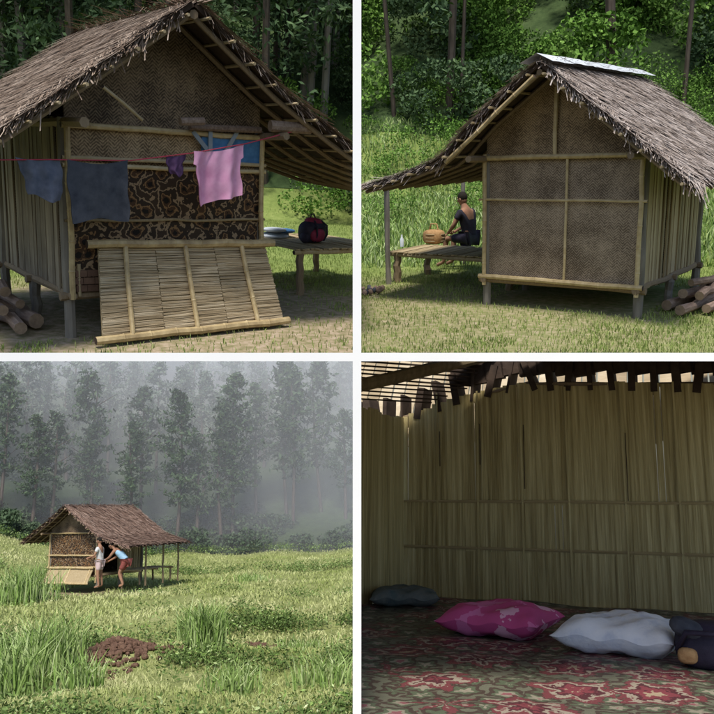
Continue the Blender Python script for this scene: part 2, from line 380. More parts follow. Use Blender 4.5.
# ---------------------------------------------------------------- ground sheet
def sheet(name,S,f0,f1,hfun,mat,nf=90,nl=70,spread=.36,wmin=3,dz=0):
    fs=f0*(f1/f0)**np.linspace(0,1,nf); V=[];F=[]
    for f in fs:
        w=f*spread+wmin
        for l in np.linspace(-w,w,nl):
            p=S.V(l,f); V.append((p[0],p[1],hfun(p[0],p[1])+dz))
    for i in range(nf-1):
        for j in range(nl-1): a=i*nl+j; F.append((a,a+1,a+nl+1,a+nl))
    m=MB(); m.add(V,F,mat); return m.make(name,S,smooth=True)
def scatter(S,n,f0,f1,hfun,spread=.3,bias=1.0,mask=None):
    f=f0+(f1-f0)*rng.random(n)**bias; l=(rng.random(n)*2-1)*(f*spread+.5)
    P=S.E[:2]+f[:,None]*S.f+l[:,None]*S.r
    if mask is not None:
        k=mask(P[:,0],P[:,1]); P=P[k]
    z=np.array([hfun(x,y) for x,y in P]); P3=np.column_stack([P,z])
    return P3[S.keep(P3+[0,0,.02])]

# ---------------------------------------------------------------- roof
def prof_at(pr,t):
    pr=np.array(pr); seg=np.linalg.norm(np.diff(pr,axis=0),axis=1); c=np.concatenate([[0],np.cumsum(seg)])
    i=min(max(np.searchsorted(c,t)-1,0),len(seg)-1); d=(pr[i+1]-pr[i])/seg[i]
    return pr[i]+d*(t-c[i]), d
def prof_len(pr): return float(np.linalg.norm(np.diff(np.array(pr),axis=0),axis=1).sum())
def roof_side(mb,under,pr,y0,y1,mat,row=.11,step=.05,thick=.05,fine=1.0):
    L=prof_len(pr)
    k=12; top=[];
    for i in range(k+1):
        p,d=prof_at(pr,L*i/k); n=np.array([-d[1],d[0]])
        if n[1]<0: n=-n
        top.append((p,n))
    for i in range(k):
        (a,na),(b,nb)=top[i],top[i+1]
        vs=[]
        for p,n in ((a,na),(b,nb)):
            for o in (0,thick):
                q=p+n*o
                for y in (y0+.04,y1-.04): vs.append((q[0],y,q[1]))
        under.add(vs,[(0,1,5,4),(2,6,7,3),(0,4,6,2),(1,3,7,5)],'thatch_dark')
    for y in np.arange(y0+.12,y1,.42):
        pts=[(p[0]-n[0]*.05,y,p[1]-n[1]*.05) for p,n in top]
        under.tube(pts,.028,'pole',6)
    for t in np.arange(.15,L,.3):
        p,d=prof_at(pr,t); n=np.array([-d[1],d[0]]); n=n if n[1]>0 else -n
        q=p-n*.015; under.pole((q[0],y0-.06-rng.random()*.05,q[1]),(q[0],y1+.05,q[1]),.016,'bamboo_old',5)
    t=L+.02
    while t>.05:
        sag=rng.uniform(-.03,.03)
        for y in np.arange(y0,y1,step):
            tt=t+sag*math.sin(y*2+t*5)+rng.uniform(-.06,.06); ln=rng.uniform(.35,.75); w=rng.uniform(.004,.014)*fine
            p,d=prof_at(pr,max(tt-ln*.6,0)); n=np.array([-d[1],d[0]]); n=n if n[1]>0 else -n
            lift=rng.random()**2*.07
            q2,d2=prof_at(pr,min(tt,L+.05))
            a=p+n*(thick+.005); b=q2+n*(thick+.012+lift)
            if tt>L-.05: b=b+np.array([0,-.06*rng.random()-.01])
            ya=y+rng.uniform(-.03,.03); yb=ya+rng.normal(0,.06)
            mb.add([(a[0],ya-w,a[1]),(a[0],ya+w,a[1]),(b[0],yb+w*.8,b[1]),(b[0],yb-w*.8,b[1])],[(0,1,2,3)],mat)
        t-=row
    for ye,s in ((y0,-1),(y1,1)):
        for t in np.arange(0,L,.009):
            p,d=prof_at(pr,t+rng.uniform(-.04,.04)); n=np.array([-d[1],d[0]]); n=n if n[1]>0 else -n
            a=p+n*(thick+.02+rng.random()*.03); dn=rng.uniform(.03,.10)+rng.random()**6*.12; w=rng.uniform(.006,.018)*fine
            b=a+d*rng.uniform(.05,.34)-n*dn; yy=ye+s*rng.uniform(-.01,.06); ya=ye-s*rng.uniform(.05,.2)
            mb.add([(a[0],ya,a[1]),(a[0]+d[0]*w,ya,a[1]+d[1]*w),(b[0]+d[0]*w,yy,b[1]+d[1]*w),(b[0],yy,b[1])],[(0,1,2,3)],mat)
def slats(mb,p0,p1,z0,z1,mat,w=.085,ztop=None,thick=.02,jit=1.):
    p0=np.array(p0,float);p1=np.array(p1,float);L=np.linalg.norm(p1-p0);d=(p1-p0)/L;an=math.atan2(d[1],d[0]);n=int(L/w)
    for i in range(n):
        c=p0+d*(i+.5)*L/n; zt=(ztop(i/n) if ztop else z1)+rng.uniform(-.02,.02); zb=z0+rng.uniform(-.05,.02)
        mb.box((c[0]+rng.normal(0,.008*jit),c[1]+rng.normal(0,.008*jit),(zb+zt)/2),(L/n*(rng.uniform(.78,.97) if jit>=1 else rng.uniform(.96,1.02)),thick,zt-zb),mat,Rz(an+rng.normal(0,.08*jit))@Ry(rng.normal(0,.010*jit)))
def zprof(prs,x):
    for pr in prs:
        for (a,za),(b,zb) in zip(pr[:-1],pr[1:]):
            if min(a,b)-1e-6<=x<=max(a,b)+1e-6: return za+(zb-za)*(x-a)/(b-a)
    return prs[0][-1][1]
def hut(S,name,W,L,Hf,Hw,left,right,y0,y1,thatch,frontmat,gablemat,sidemat,open_right=False,step=.016,row=.11,fine=1.0):
    e=empty(name,S)
    fr=MB()
    for x in (0,W):
        for y in (0,L): fr.pole((x,y+.02,-.1),(x,y+.02,Hw+.05),.06,'post_grey',8)
    for x in (0,W): fr.pole((x,L*.5,-.1),(x,L*.5,Hf),.06,'post_grey',8)
    for y in (0,L*.5,L): fr.pole((-.1,y,Hf-.03),(W+.1,y,Hf-.03),.045,'pole')
    for x in (0,W):
        fr.pole((x,-.1,Hf-.02),(x,L+.1,Hf-.02),.045,'pole'); fr.pole((x,y0+.1,Hw),(x,y1-.1,Hw),.045,'pole')
    zr=left[0][1]; xr=left[0][0]
    fr.pole((xr,y0+.05,zr-.07),(xr,y1-.05,zr-.07),.045,'pole')
    fr.box((W/2,L/2,Hf+.03),(W-.05,L-.05,.03),'bamboo_old')
    fr.make('frame',S,e)
    w=MB()
    w.box((W/2,0,(Hf+Hw)/2),(W,.03,Hw-Hf),frontmat)
    N=14; top=[(W*i/N,max(Hw+.01,zprof((left,right),W*i/N)-.05)) for i in range(N+1)]
    vs=[(x,-.012,z) for x,z in top]+[(W,-.012,Hw),(0,-.012,Hw)]
    vb=[(x,.012,z) for x,_,z in vs]; n=len(vs)
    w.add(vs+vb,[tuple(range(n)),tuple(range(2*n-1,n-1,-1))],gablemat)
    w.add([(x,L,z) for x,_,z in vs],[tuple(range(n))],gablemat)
    w.box((W/2,L,(Hf+Hw)/2),(W,.03,Hw-Hf),frontmat)
    w.make('end_walls',S,e)
    sd=MB(); slats(sd,(0,.08,0),(0,L-.05,0),Hf-.02,Hw+.05,sidemat)
    if not open_right: slats(sd,(W,.08,0),(W,L-.05,0),Hf-.02,Hw+.05,sidemat)
    else: slats(sd,(W,L*.45,0),(W,L-.05,0),Hf-.02,Hw,sidemat)
    sd.make('side_walls',S,e)
    ro=MB(); un=MB()
    roof_side(ro,un,left,y0,y1,thatch,row,step,fine=fine); roof_side(ro,un,right,y0,y1,thatch,row,step,fine=fine)
    for y in np.arange(y0,y1,.010):
        x=xr+rng.normal(0,.05); a=np.array([x,y,zr+.06]); b=a+np.array([rng.normal(0,.16),rng.normal(0,.10),rng.uniform(-.06,.06)]); w_=.007*fine
        ro.add([a-[0,w_,0],a+[0,w_,0],b+[0,w_,0],b-[0,w_,0]],[(0,1,2,3)],thatch)
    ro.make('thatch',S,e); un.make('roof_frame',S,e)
    return e
def bench(S,name,x0,x1,y0,y1,z,lg=.045):
    m=MB()
    for x in (x0+.08,x1-.08):
        for y in (y0+.08,y1-.08): m.pole((x,y,-.05),(x,y,z-.03),lg,'pole')
    for y in (y0+.06,(y0+y1)/2,y1-.06): m.bamboo((x0-.05,y,z-.03),(x1+.05,y,z-.03),.035,'bamboo_old')
    for x in np.arange(x0,x1,.075):
        m.box((x,(y0+y1)/2,z+.012+rng.normal(0,.004)),(.066,y1-y0+rng.normal(0,.03),.018),'bamboo_old',Rz(rng.normal(0,.008)))
    return m.make(name,S)
def cloth(S,name,a,b,h,mat,amp=.03,outline=None,nu=34,nv=30):
    a=np.array(a,float);b=np.array(b,float); V=[];F=[]; ph=rng.uniform(0,6,6); fr_=rng.uniform(3,20,6); am=rng.uniform(.2,1,6)/fr_**.3; am/=am.sum()
    for j in range(nv+1):
        v=j/nv
        for i in range(nu+1):
            u=i/nu; uu=u
            hh=h
            if outline:
                lo,hi,hh=outline(v,u); uu=lo+(hi-lo)*u; 
            p=a+(b-a)*uu; y=2.4*amp*(.35+.65*v)*sum(am[q]*math.sin(uu*fr_[q]+ph[q]+v*(1.5-q*.6)) for q in range(6))
            V.append((p[0]+.012*math.sin(v*5+ph[0])+.006*math.sin(v*13+u*4),p[1]+y,p[2]-v*hh+.02*math.sin(u*7+ph[1])*v-.035*math.sin(u*math.pi)*(h/.5)*(1-v)))
    for j in range(nv):
        for i in range(nu): q=j*(nu+1)+i; F.append((q,q+1,q+nu+2,q+nu+1))
    n=len(V); V2=[(x,y+.012,z) for x,y,z in V]
    m=MB(); m.add(V+V2,F+[tuple(n+i for i in reversed(f)) for f in F],mat)
    return m.make(name,S,smooth=True)
def logpile(S,name,items):
    m=MB()
    for a,b,r in items:
        a=np.array(a)+rng.normal(0,.03,3)*[1,4,0];b=np.array(b)+rng.normal(0,.06,3)*[1,2,0]; pts=[a+(b-a)*i/6+(rng.normal(0,.025,3) if 0<i<6 else 0) for i in range(7)]
        k=r*rng.uniform(.7,1.05)
        m.tube(pts,[k*(1+.08*rng.normal()) for _ in pts],'log',9,capmat='log_end')
    return m.make(name,S,smooth=False)

# ---------------------------------------------------------------- people
def skin_mesh(V,E,R,roots,mat,lvl=2):
    me=bpy.data.meshes.new('t'); me.from_pydata(V,E,[]); o=bpy.data.objects.new('t',me); bpy.context.collection.objects.link(o)
    sm=o.modifiers.new('s','SKIN'); sm.use_smooth_shade=True
    sk=me.skin_vertices[0].data
    for i,r in enumerate(R): sk[i].radius=(r,r); sk[i].use_root=(i in roots)
    ss=o.modifiers.new('u','SUBSURF'); ss.levels=lvl; ss.render_levels=lvl
    dg=bpy.context.evaluated_depsgraph_get(); dg.update(); ev=o.evaluated_get(dg); out=bpy.data.meshes.new_from_object(ev)
    bpy.data.objects.remove(o); out.materials.clear(); out.materials.append(MATS[mat])
    out.polygons.foreach_set('use_smooth',[True]*len(out.polygons)); return out
def person(S,name,loc,yaw,J,shirt,shorts,sleeves=True,sc=1.0):
    e=empty(name,S); Rm=Rz(yaw)*sc; loc=np.array(loc,float)
    W=lambda p: tuple((Rm@np.array(p,float)+loc).tolist())
    P={k:np.array(v,float) for k,v in J.items()}
    names=['pelvis','waist','chest','neck','headb']; V=[];E=[];R=[];idx={}
    def av(k,p,r): idx[k]=len(V); V.append(W(p)); R.append(r*sc)
    av('pelvis',P['pelvis'],.12); av('waist',P['waist'],.105); av('chest',P['chest'],.13); av('neck',P['neck'],.055); av('headb',P['head']-(P['head']-P['neck'])*.3,.05)
    for a,b in zip(names[:-1],names[1:]): E.append((idx[a],idx[b]))
    for s in 'lr':
        av('hip'+s,P['hip'+s],.085);av('knee'+s,P['knee'+s],.058);av('calf'+s,P['knee'+s]*.6+P['ank'+s]*.4,.052);av('ank'+s,P['ank'+s],.036);av('toe'+s,P['toe'+s],.032)
        E+=[(idx['pelvis'],idx['hip'+s]),(idx['hip'+s],idx['knee'+s]),(idx['knee'+s],idx['calf'+s]),(idx['calf'+s],idx['ank'+s]),(idx['ank'+s],idx['toe'+s])]
        av('sh'+s,P['sh'+s],.058);av('el'+s,P['el'+s],.042);av('wr'+s,P['wr'+s],.027)
        E+=[(idx['chest'],idx['sh'+s]),(idx['sh'+s],idx['el'+s]),(idx['el'+s],idx['wr'+s])]
        d=P['wr'+s]-P['el'+s]; d/=np.linalg.norm(d); pc=P['wr'+s]+d*.075; av('pa'+s,pc,.032); E.append((idx['wr'+s],idx['pa'+s]))
    roots=[0]
    for s,sg in (('l',-1),('r',1)):
        d=P['wr'+s]-P['el'+s]; d/=np.linalg.norm(d); sd=np.cross(d,[0,1,.2]); sd/=np.linalg.norm(sd)+1e-9; cu=np.cross(sd,d)
        pc=P['wr'+s]+d*.07
        for k,(o,L) in enumerate(((-.030,.062),(-.010,.075),(.010,.070),(.029,.052))):
            a=pc+sd*o+d*.005; b=a+d*L*.55; c=b+d*L*.4+cu*.022; i=len(V); roots.append(i)
            for q,r in ((a,.010),(b,.0095),(c,.008)): V.append(W(q)); R.append(r*sc)
            E+=[(i,i+1),(i+1,i+2)]
        a=P['wr'+s]+d*.04-sd*.02; b=a-sd*.035+d*.03; c=b+d*.03; i=len(V); roots.append(i)
        for q,r in ((a,.012),(b,.0105),(c,.009)): V.append(W(q)); R.append(r*sc)
        E+=[(i,i+1),(i+1,i+2)]
    link('body',skin_mesh(V,E,R,roots,'skin'),S,e)
    V=[];E=[];R=[]
    ks=['waist','chest','shl','shr','midl','midr','hem']
    P['midl']=P['shl']*.45+P['ell']*.55;P['midr']=P['shr']*.45+P['elr']*.55; P['hem']=P['pelvis']*.8+P['waist']*.2
    rr=dict(waist=.128,chest=.15,shl=.078,shr=.078,midl=.062,midr=.062,hem=.135)
    for k in ks: V.append(W(P[k])); R.append(rr[k]*sc)
    E=[(6,0),(0,1),(1,2),(1,3)]+([(2,4),(3,5)] if sleeves else [])
    if not sleeves: V=V[:4]+[V[6]]; R=R[:4]+[R[6]]; E=[(4,0),(0,1),(1,2),(1,3)]
    link('shirt',skin_mesh(V,E,R,[0],shirt),S,e)
    V=[W(P['pelvis'])];R=[.14*sc];E=[]
    for s in 'lr':
        i=len(V); V+= [W(P['hip'+s]),W(P['hip'+s]*.25+P['knee'+s]*.75)]; R+=[.105*sc,.088*sc]; E+=[(0,i),(i,i+1)]
    link('shorts',skin_mesh(V,E,R,[0],shorts),S,e)
    h=MB(); hd=P['head']; f=P.get('look',np.array([0,1.,0])); f=f/np.linalg.norm(f); x=np.cross(f,[0,0,1]); x/=np.linalg.norm(x); u=np.cross(x,f); B=np.column_stack([x,f,u])
    L=lambda o: W(hd+B@np.array(o)); RB=Rm@B
    h.ball(L((0,0,0)),(.075,.092,.112),'skin',R=RB); h.ball(L((0,.02,-.06)),(.052,.066,.055),'skin',R=RB)
    h.ball(L((0,.095,-.015)),(.013,.022,.022),'skin',8,6,R=RB); h.ball(L((0,.082,-.062)),(.026,.01,.007),'shorts_red',8,6,R=RB)
    for s in (-1,1):
        h.ball(L((s*.076,-.005,-.01)),(.012,.02,.032),'skin',8,6,R=RB); h.ball(L((s*.03,.080,.012)),(.014,.01,.008),'eye',8,6,R=RB); h.ball(L((s*.03,.088,.012)),(.006,.005,.006),'hair',6,5,R=RB)
    h.ball(L((0,-.018,.03)),(.084,.092,.10),'hair',R=RB)
    h.make('head',S,e,smooth=True)
    return e

# ================================================================ TOP LEFT: laundry hut
W,Hf,Hw=2.149,.451,2.142; L=2.4
lp=[(1.05,3.22),(.2,2.60),(-.68,1.98),(-1.15,1.66)]
rp=[(1.05,3.22),(2.0,2.53),(3.05,1.93),(4.3,1.60),(5.5,1.45)]
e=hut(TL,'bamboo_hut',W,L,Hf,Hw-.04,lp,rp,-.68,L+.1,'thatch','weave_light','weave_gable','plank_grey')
d=MB()
for i in range(26):
    y=rng.uniform(-.66,-.3); a=np.array([1.05+rng.normal(0,.06),y,3.24]); b=a+[rng.normal(0,.16),rng.normal(0,.08),rng.uniform(.03,.13)]
    d.tube([a,b],.006,'thatch',4)
d.make('ridge_sticks',TL,e)
d=MB()
d.box((W/2,-.028,1.09),(W+.02,.012,1.24),'batik'); d.make('patterned_tarp',TL,e)
d=MB()
for z,r in ((Hw-.06,.03),(1.78,.02),(1.71,.022),(1.18,.014)): d.bamboo((-.05,-.06,z),(W+.06,-.06,z),r,'bamboo' if r>.02 else 'bamboo_old')
d.bamboo((0,-.085,.40),(0,-.085,2.12),.03); d.bamboo((W,-.085,.42),(W,-.085,2.12),.028)
d.bamboo((.08,-.05,.75),(.08,-.05,.42),.02,'bamboo_old')
d.bamboo((.16,-.62,2.42),(.66,-.3,2.17),.016,'bamboo_old')
d.tube([(1.06,-.3,2.18),(1.32,-.3,2.2)],.04,'log',9,capmat='log_end'); d.tube([(2.02,-.45,2.2),(2.5,-.5,2.2)],.06,'log',10,capmat='log_end')
d.tube([(1.25,-.12,2.14),(2.1,-.12,2.16)],.035,'log',9)
for a,b in (((1.30,-.09,2.1),(1.60,-.09,1.78)),((1.86,-.09,2.18),(1.62,-.09,1.80)),((1.5,-.1,2.15),(1.5,-.1,1.75))):
    a=np.array(a);b=np.array(b); an=math.atan2(b[2]-a[2],b[0]-a[0]); d.box((a+b)/2,(np.linalg.norm(b-a),.015,.045),'plank_blue',Ry(-an))
d.box((1.78,-.05,1.94),(.72,.012,.32),'tarp_blue')
for i in range(3):
    for j in range(3): d.box((.10+i*.115-(j%2)*.04,-.05,.50+j*.075),(.11,.03,.065),'dirt_red')
d.make('wall_trim',TL,e)
d=MB(); a0=np.array([.26,-.10,.93]);a1=np.array([2.2,-.10,.90]);b0=np.array([.14,-.50,.06]);b1=np.array([2.28,-.42,.07])
n=56; cuts=[0,.14,.31,.48,.66,.83,1]
for i in range(n):
    t=(i+.5)/n+rng.normal(0,.002); a=a0+(b0-a0)*t; b=a1+(b1-a1)*t
    for c0,c1 in zip(cuts[:-1],cuts[1:]):
        q0=a+(b-a)*(c0+.002)+rng.normal(0,.003,3); q1=a+(b-a)*(c1-.002)+rng.normal(0,.003,3)
        d.tube([q0,(q0+q1)/2+rng.normal(0,.002,3),q1],.009*rng.uniform(.8,1.1),'bamboo_pale',5)
d.add([a0+[0,.02,0],a1+[0,.02,0],b1+[0,.02,0],b0+[0,.02,0]],[(0,1,2,3)],'bamboo_old')
d.bamboo(a0+[-.12,-.03,.02],a1+[.1,-.03,.02],.042); d.bamboo(b0+[-.08,-.03,0],b1+[.05,-.03,0],.042)
for t in (.14,.48,.83):
    a=a0+(a1-a0)*t; b=b0+(b1-b0)*t; d.bamboo(a+[0,-.04,0],b+[0,-.04,0],.026)
d.make('bamboo_shutter',TL)
d=MB(); pts=[(-.95,-.5,1.73),(-.3,-.5,1.76),(.45,-.5,1.78),(1.1,-.5,1.88),(1.7,-.5,2.0),(2.36,-.5,2.18),(2.6,-.5,2.2)]
d.tube(pts,.006,'rope',5); d.make('clothes_line',TL)
cloth(TL,'hanging_shirt',(-.58,-.5,1.77),(-.19,-.5,1.77),.33,'cloth_navy',.04,lambda v,u:(.0+.25*v,1-.0*v,.33+.06*u))
cloth(TL,'dark_towel',(-.14,-.51,1.77),(.43,-.51,1.785),.56,'cloth_slate',.04,lambda v,u:(.01*v,1-.02*v,.56))
cloth(TL,'purple_cloth',(.80,-.5,1.84),(1.03,-.5,1.87),.2,'cloth_purple',.03,lambda v,u:(.3*v,1-.1*v,.2))
cloth(TL,'pink_towel',(1.10,-.51,1.90),(1.68,-.51,2.0),.5,'cloth_pink',.045,lambda v,u:((.0 if v<.25 else .05)+.02*v,1-(.0 if v<.3 else .04),.53+.02*math.sin(u*5)))
bench(TL,'bamboo_bench',3.6,5.3,1.3,3.3,.62,.055)
def backpack(S,name,c,sc=1.0,yaw=0,m1='pack_red',m2='pack_black'):
    d=MB(); R=Rz(yaw); c=np.array(c,float); Lc=lambda p:c+R@(np.array(p)*sc)
    d.ball(Lc((0,0,.17)),(.25*sc,.15*sc,.17*sc),m2,18,12,R,.7); d.ball(Lc((-.03,-.12,.13)),(.16*sc,.07*sc,.10*sc),m1,14,8,R,.8)
    d.ball(Lc((.03,0,.30)),(.17*sc,.12*sc,.08*sc),m1,14,8,R@Ry(.15),.8); d.ball(Lc((.21,0,.12)),(.08*sc,.10*sc,.10*sc),m1,12,8,R); d.ball(Lc((-.2,-.02,.10)),(.07*sc,.09*sc,.09*sc),m2,12,8,R)
    d.tube([Lc((-.03,.02,.37)),Lc((-.02,.02,.43)),Lc((.05,.02,.43)),Lc((.08,.02,.37))],.012*sc,m2,6)
    for s in (-1,1): d.tube([Lc((s*.08,-.10,.34)),Lc((s*.12,-.18,.27)),Lc((s*.12,-.19,.14)),Lc((s*.10,-.14,.04))],.014*sc,m2,6)
    d.tube([Lc((-.14,-.13,.24)),Lc((0,-.19,.25)),Lc((.14,-.13,.24))],.008*sc,m2,5)
    return d.make(name,S,smooth=True)
p=TL.G(312,243,.64); backpack(TL,'backpack',(p[0],p[1],.64),1.0,.3)
d=MB(); p=TL.G(280,236,.66)
for i in range(5): d.ball((p[0]+rng.normal(0,.08),p[1]+rng.normal(0,.06),.665+i*.025),(.24-.02*i,.18,.035),['cloth_pale','plank_blue','cloth_pale','tarp_blue','cloth_pale'][i],14,8,Rz(rng.random()*.8),.7)
d.make('folded_blanket',TL,smooth=True)
logpile(TL,'log_pile',[((-.20,.45,.10),(-.3,2.4,.1),.09),((-.42,.35,.09),(-.55,2.3,.09),.08),((-.64,.55,.09),(-.75,2.4,.09),.08),((-.30,.6,.25),(-.4,2.3,.25),.075),((-.52,.5,.24),(-.62,2.2,.24),.075),((-.42,.8,.38),(-.5,2.3,.38),.07),((-.86,.8,.08),(-.95,2.5,.08),.08)])
def hTL(x,y):
    l,f=TL.LF(x,y); h=.04*math.sin(x*.9+y*.5)*min(1,abs(f-9)/6)
    if f>24: h+=(f-24)*.62
    return h-.01
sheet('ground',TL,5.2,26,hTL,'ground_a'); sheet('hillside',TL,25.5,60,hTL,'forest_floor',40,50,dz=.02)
def bare_a(x,y): return (np.hypot(x-1.6,y-.2)>2.6+.5*np.sin(x*3+y*2)+.4*np.sin(x*7-y*5))|(rng.random(len(x))<.18)
G1,G2=blades(scatter(TL,75000,5.5,24.5,hTL,.30,1.7,lambda x,y:~((x>-1.2)&(x<3.0)&(y>-.1)&(y<3))&bare_a(x,y)),.055,.010,.8)
soup('grass',TL,[(G1,'grass_blade'),(G2,'grass_blade')])
gr=[];tm=MB(); pv=[pine(15,.12,60,.13,2.3,62,.35) for _ in range(3)]; bv=[broad(5,2.2,22,110,.10) for _ in range(3)]
for i in range(85):
    f=25+rng.random()**1.2*24; l=rng.uniform(-1,1)*(f*.31+1); p=TL.V(l,f); p[2]=hTL(p[0],p[1])
    if not TL.keep(np.array([p+[0,0,3]]))[0]: continue
    gr.append((rot_copy(pv[i%3],p,rng.uniform(.7,1.1)),'leaf_dark')); trunk(tm,p,13,.14,'bark_pale' if i%2==0 else 'bark',4)
for i in range(100):
    f=24.5+rng.random()**1.5*20; l=rng.uniform(-1,1)*(f*.31+1); p=TL.V(l,f); p[2]=hTL(p[0],p[1])-1.2
    gr.append((rot_copy(bv[i%3],p,rng.uniform(.3,.7)),'leaf_dark' if i%3 else 'leaf_bright'))
fo=empty('forest',TL); soup('foliage',TL,gr,fo); tm.make('trunks',TL,fo)

# ================================================================ TOP RIGHT: woven hut
W,Hf,Hw,Hr,L=[float(v) for v in xTR[6:11]]
xr=W*.47; zr=Hr+.22
a=TR.Y(362,190,-.6); b=TR.Y(693,192,-.6)
lp=[(xr,zr),(xr-.9,zr-.64),(-.35,Hw-.02),(-1.2,Hw-.28),(float(a[0]),float(a[2])+.02)]
rp=[(xr,zr),(xr+.75,zr-.57),(float(b[0]),float(b[2])+.03)]
e=hut(TR,'woven_bamboo_hut',W,L,Hf,Hw,lp,rp,-.62,L+.5,'thatch_grey','weave_wall','weave_light','bamboo_old')
d=MB()
for x in (0,W): d.bamboo((x,-.07,Hf-.1),(x,-.07,Hw+.05),.03)
for z,r in ((Hw,.032),(Hf+.02,.034),(Hw-.55,.016)): d.bamboo((-.08,-.075,z),(W+.08,-.075,z),r)
d.bamboo((W*.55,-.06,Hf),(W*.55,-.06,Hw),.018); d.bamboo((W*.47,-.06,Hw),(W*.47,-.06,Hr),.028)
d.bamboo((xr-.02,-.66,zr-.12),(-.3,-.6,Hw-.03),.03,'bamboo')
d.make('wall_trim',TR,e)
d=MB()
for s in (-1,1):
    for k_,y in enumerate(np.arange(-.66,L+.5,.62)):
        y2=min(y+.66,L+.52); o=.006*(k_%2)
        ys=np.linspace(y,y2,5); q=[]; e1,e2=rng.normal(0,.008,2)
        for i_,yy in enumerate(ys): q+=[(xr,yy,zr+.14+o),(xr+s*(.22+e1),yy,zr+.035+o+e2+.004*math.sin(i_*2))]
        d.add(q,[(2*i,2*i+1,2*i+3,2*i+2) for i in range(4)],'tin')
d.make('tin_ridge',TR,e)
d=MB(); q=TR.G(389,282); d.pole((q[0],q[1],-.1),(q[0],q[1],1.75),.05,'post_grey'); q2=(q[0]+.1,q[1]+2.3); d.pole((q2[0],q2[1],-.1),(q2[0],q2[1],1.75),.045,'post_grey')
d.pole((q[0],-.6,1.62),(q[0]+.05,L+.3,1.62),.04,'pole'); d.make('lean_to_posts',TR,e)
q=TR.G(394,252,.48); bx0=float(q[0]); by0=float(q[1])
bench(TR,'bamboo_bench',bx0,-.15,by0-.1,by0+1.0,.48,.065)
q=TR.G(434,244,.5); d=MB(); d.ball((q[0],q[1],.63),(.20,.14,.13),'bag_tan',16,10,None,.6); d.tube([(q[0]-.1,q[1],.72),(q[0]-.06,q[1],.86),(q[0]+.06,q[1],.86),(q[0]+.1,q[1],.72)],.013,'bag_tan',6)
for z in (.56,.62,.68): d.tube([(q[0]+.205*math.cos(t_),q[1]+.145*math.sin(t_),z) for t_ in np.linspace(0,6.28,17)],.008,'bamboo_old',5)
d.make('basket',TR,smooth=True)
q=TR.G(402,246,.5); d=MB(); d.tube([(q[0],q[1],.49),(q[0],q[1],.62),(q[0],q[1],.66),(q[0],q[1],.70)],[.035,.035,.015,.015],'plastic_white',10); d.make('water_bottle',TR,smooth=True)
q=TR.G(470,241,.52)
person(TR,'seated_person',(q[0],q[1],0),1.5,dict(pelvis=(0,0,.60),waist=(0,.03,.76),chest=(0,.09,.98),neck=(0,.12,1.14),head=(0,.17,1.27),look=(0,1,-.35),
  hipl=(-.09,.02,.58),hipr=(.09,.02,.58),kneel=(-.12,.44,.56),kneer=(.12,.44,.56),ankl=(-.12,.5,.12),ankr=(.12,.46,.12),toel=(-.13,.66,.05),toer=(.13,.62,.05),
  shl=(-.18,.09,1.04),shr=(.18,.09,1.04),ell=(-.24,.2,.80),elr=(.24,.2,.80),wrl=(-.12,.38,.68),wrr=(.12,.38,.68)),'shirt_dark','pack_black')
lx=W
logpile(TR,'log_pile',[((lx+.22,.5,.1),(lx+.35,2.5,.1),.09),((lx+.46,.35,.1),(lx+.6,2.6,.1),.09),((lx+.7,.55,.09),(lx+.8,2.6,.09),.08),((lx+.34,.55,.25),(lx+.45,2.4,.25),.08),((lx+.58,.5,.24),(lx+.68,2.3,.24),.07),((lx+.93,.6,.08),(lx+1.05,2.5,.08),.08),((lx+.44,.7,.38),(lx+.75,2.3,.36),.06)])
q=TR.G(374,292); d=MB()
for i in range(16): d.ball((q[0]+rng.normal(0,.12),q[1]+rng.normal(0,.1),.02+rng.random()*.03),tuple(rng.uniform(.02,.06,3)),['log','cloth_slate','log'][i%3],8,6)
d.make('firewood_scraps',TR)
def hTR(x,y):
    l,f=TR.LF(x,y); h=.04*math.sin(x*.8+y*.6)*min(1,abs(f-9)/6)
    if f>15: h+=min(f-15,6)*.16
    if f>21: h+=(f-21)*.62+.25*math.sin(l*1.1)*min(1,(f-21)/3)
    return h-.01
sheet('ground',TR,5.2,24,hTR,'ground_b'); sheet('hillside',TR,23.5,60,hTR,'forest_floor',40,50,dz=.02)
G1,G2=blades(scatter(TR,75000,5.5,22,hTR,.30,1.7,lambda x,y:~((x>-.1)&(x<W)&(y>0)&(y<L))&((np.hypot(x-0,y+1.0)>1.7+.6*np.sin(x*3+y*2)+.5*np.sin(x*6-y*5))|(rng.random(len(x))<.45))),.06,.010,.8)
H1,H2=blades(scatter(TR,20000,15,24,hTR,.30),.22,.03,.9)
soup('grass',TR,[(G1,'grass_blade'),(G2,'grass_blade'),(H1,'grass_tall'),(H2,'grass_tall')])
gr=[]; bv=[broad(5,2.2,24,120,.12) for _ in range(4)]
for i in range(170):
    f=24+rng.random()**1.1*24; l=rng.uniform(-1,1)*(f*.31+1); p=TR.V(l,f); p[2]=hTR(p[0],p[1])-1.3
    s=rng.uniform(.35,.75)*(1 if f<31 else 1.6); gr.append((rot_copy(bv[i%4],p,s),'leaf_bright' if rng.random()<(.8 if f<31 else .4) else 'leaf_dark'))
for i in range(110):
    f=18.5+rng.random()*7; l=rng.uniform(-1,1)*(f*.31+1); p=TR.V(l,f); p[2]=hTR(p[0],p[1])-.55
    gr.append((rot_copy(bv[i%4][::4],p,rng.uniform(.16,.36)),'leaf_bright'))
fo=empty('forest',TR); soup('foliage',TR,gr,fo)
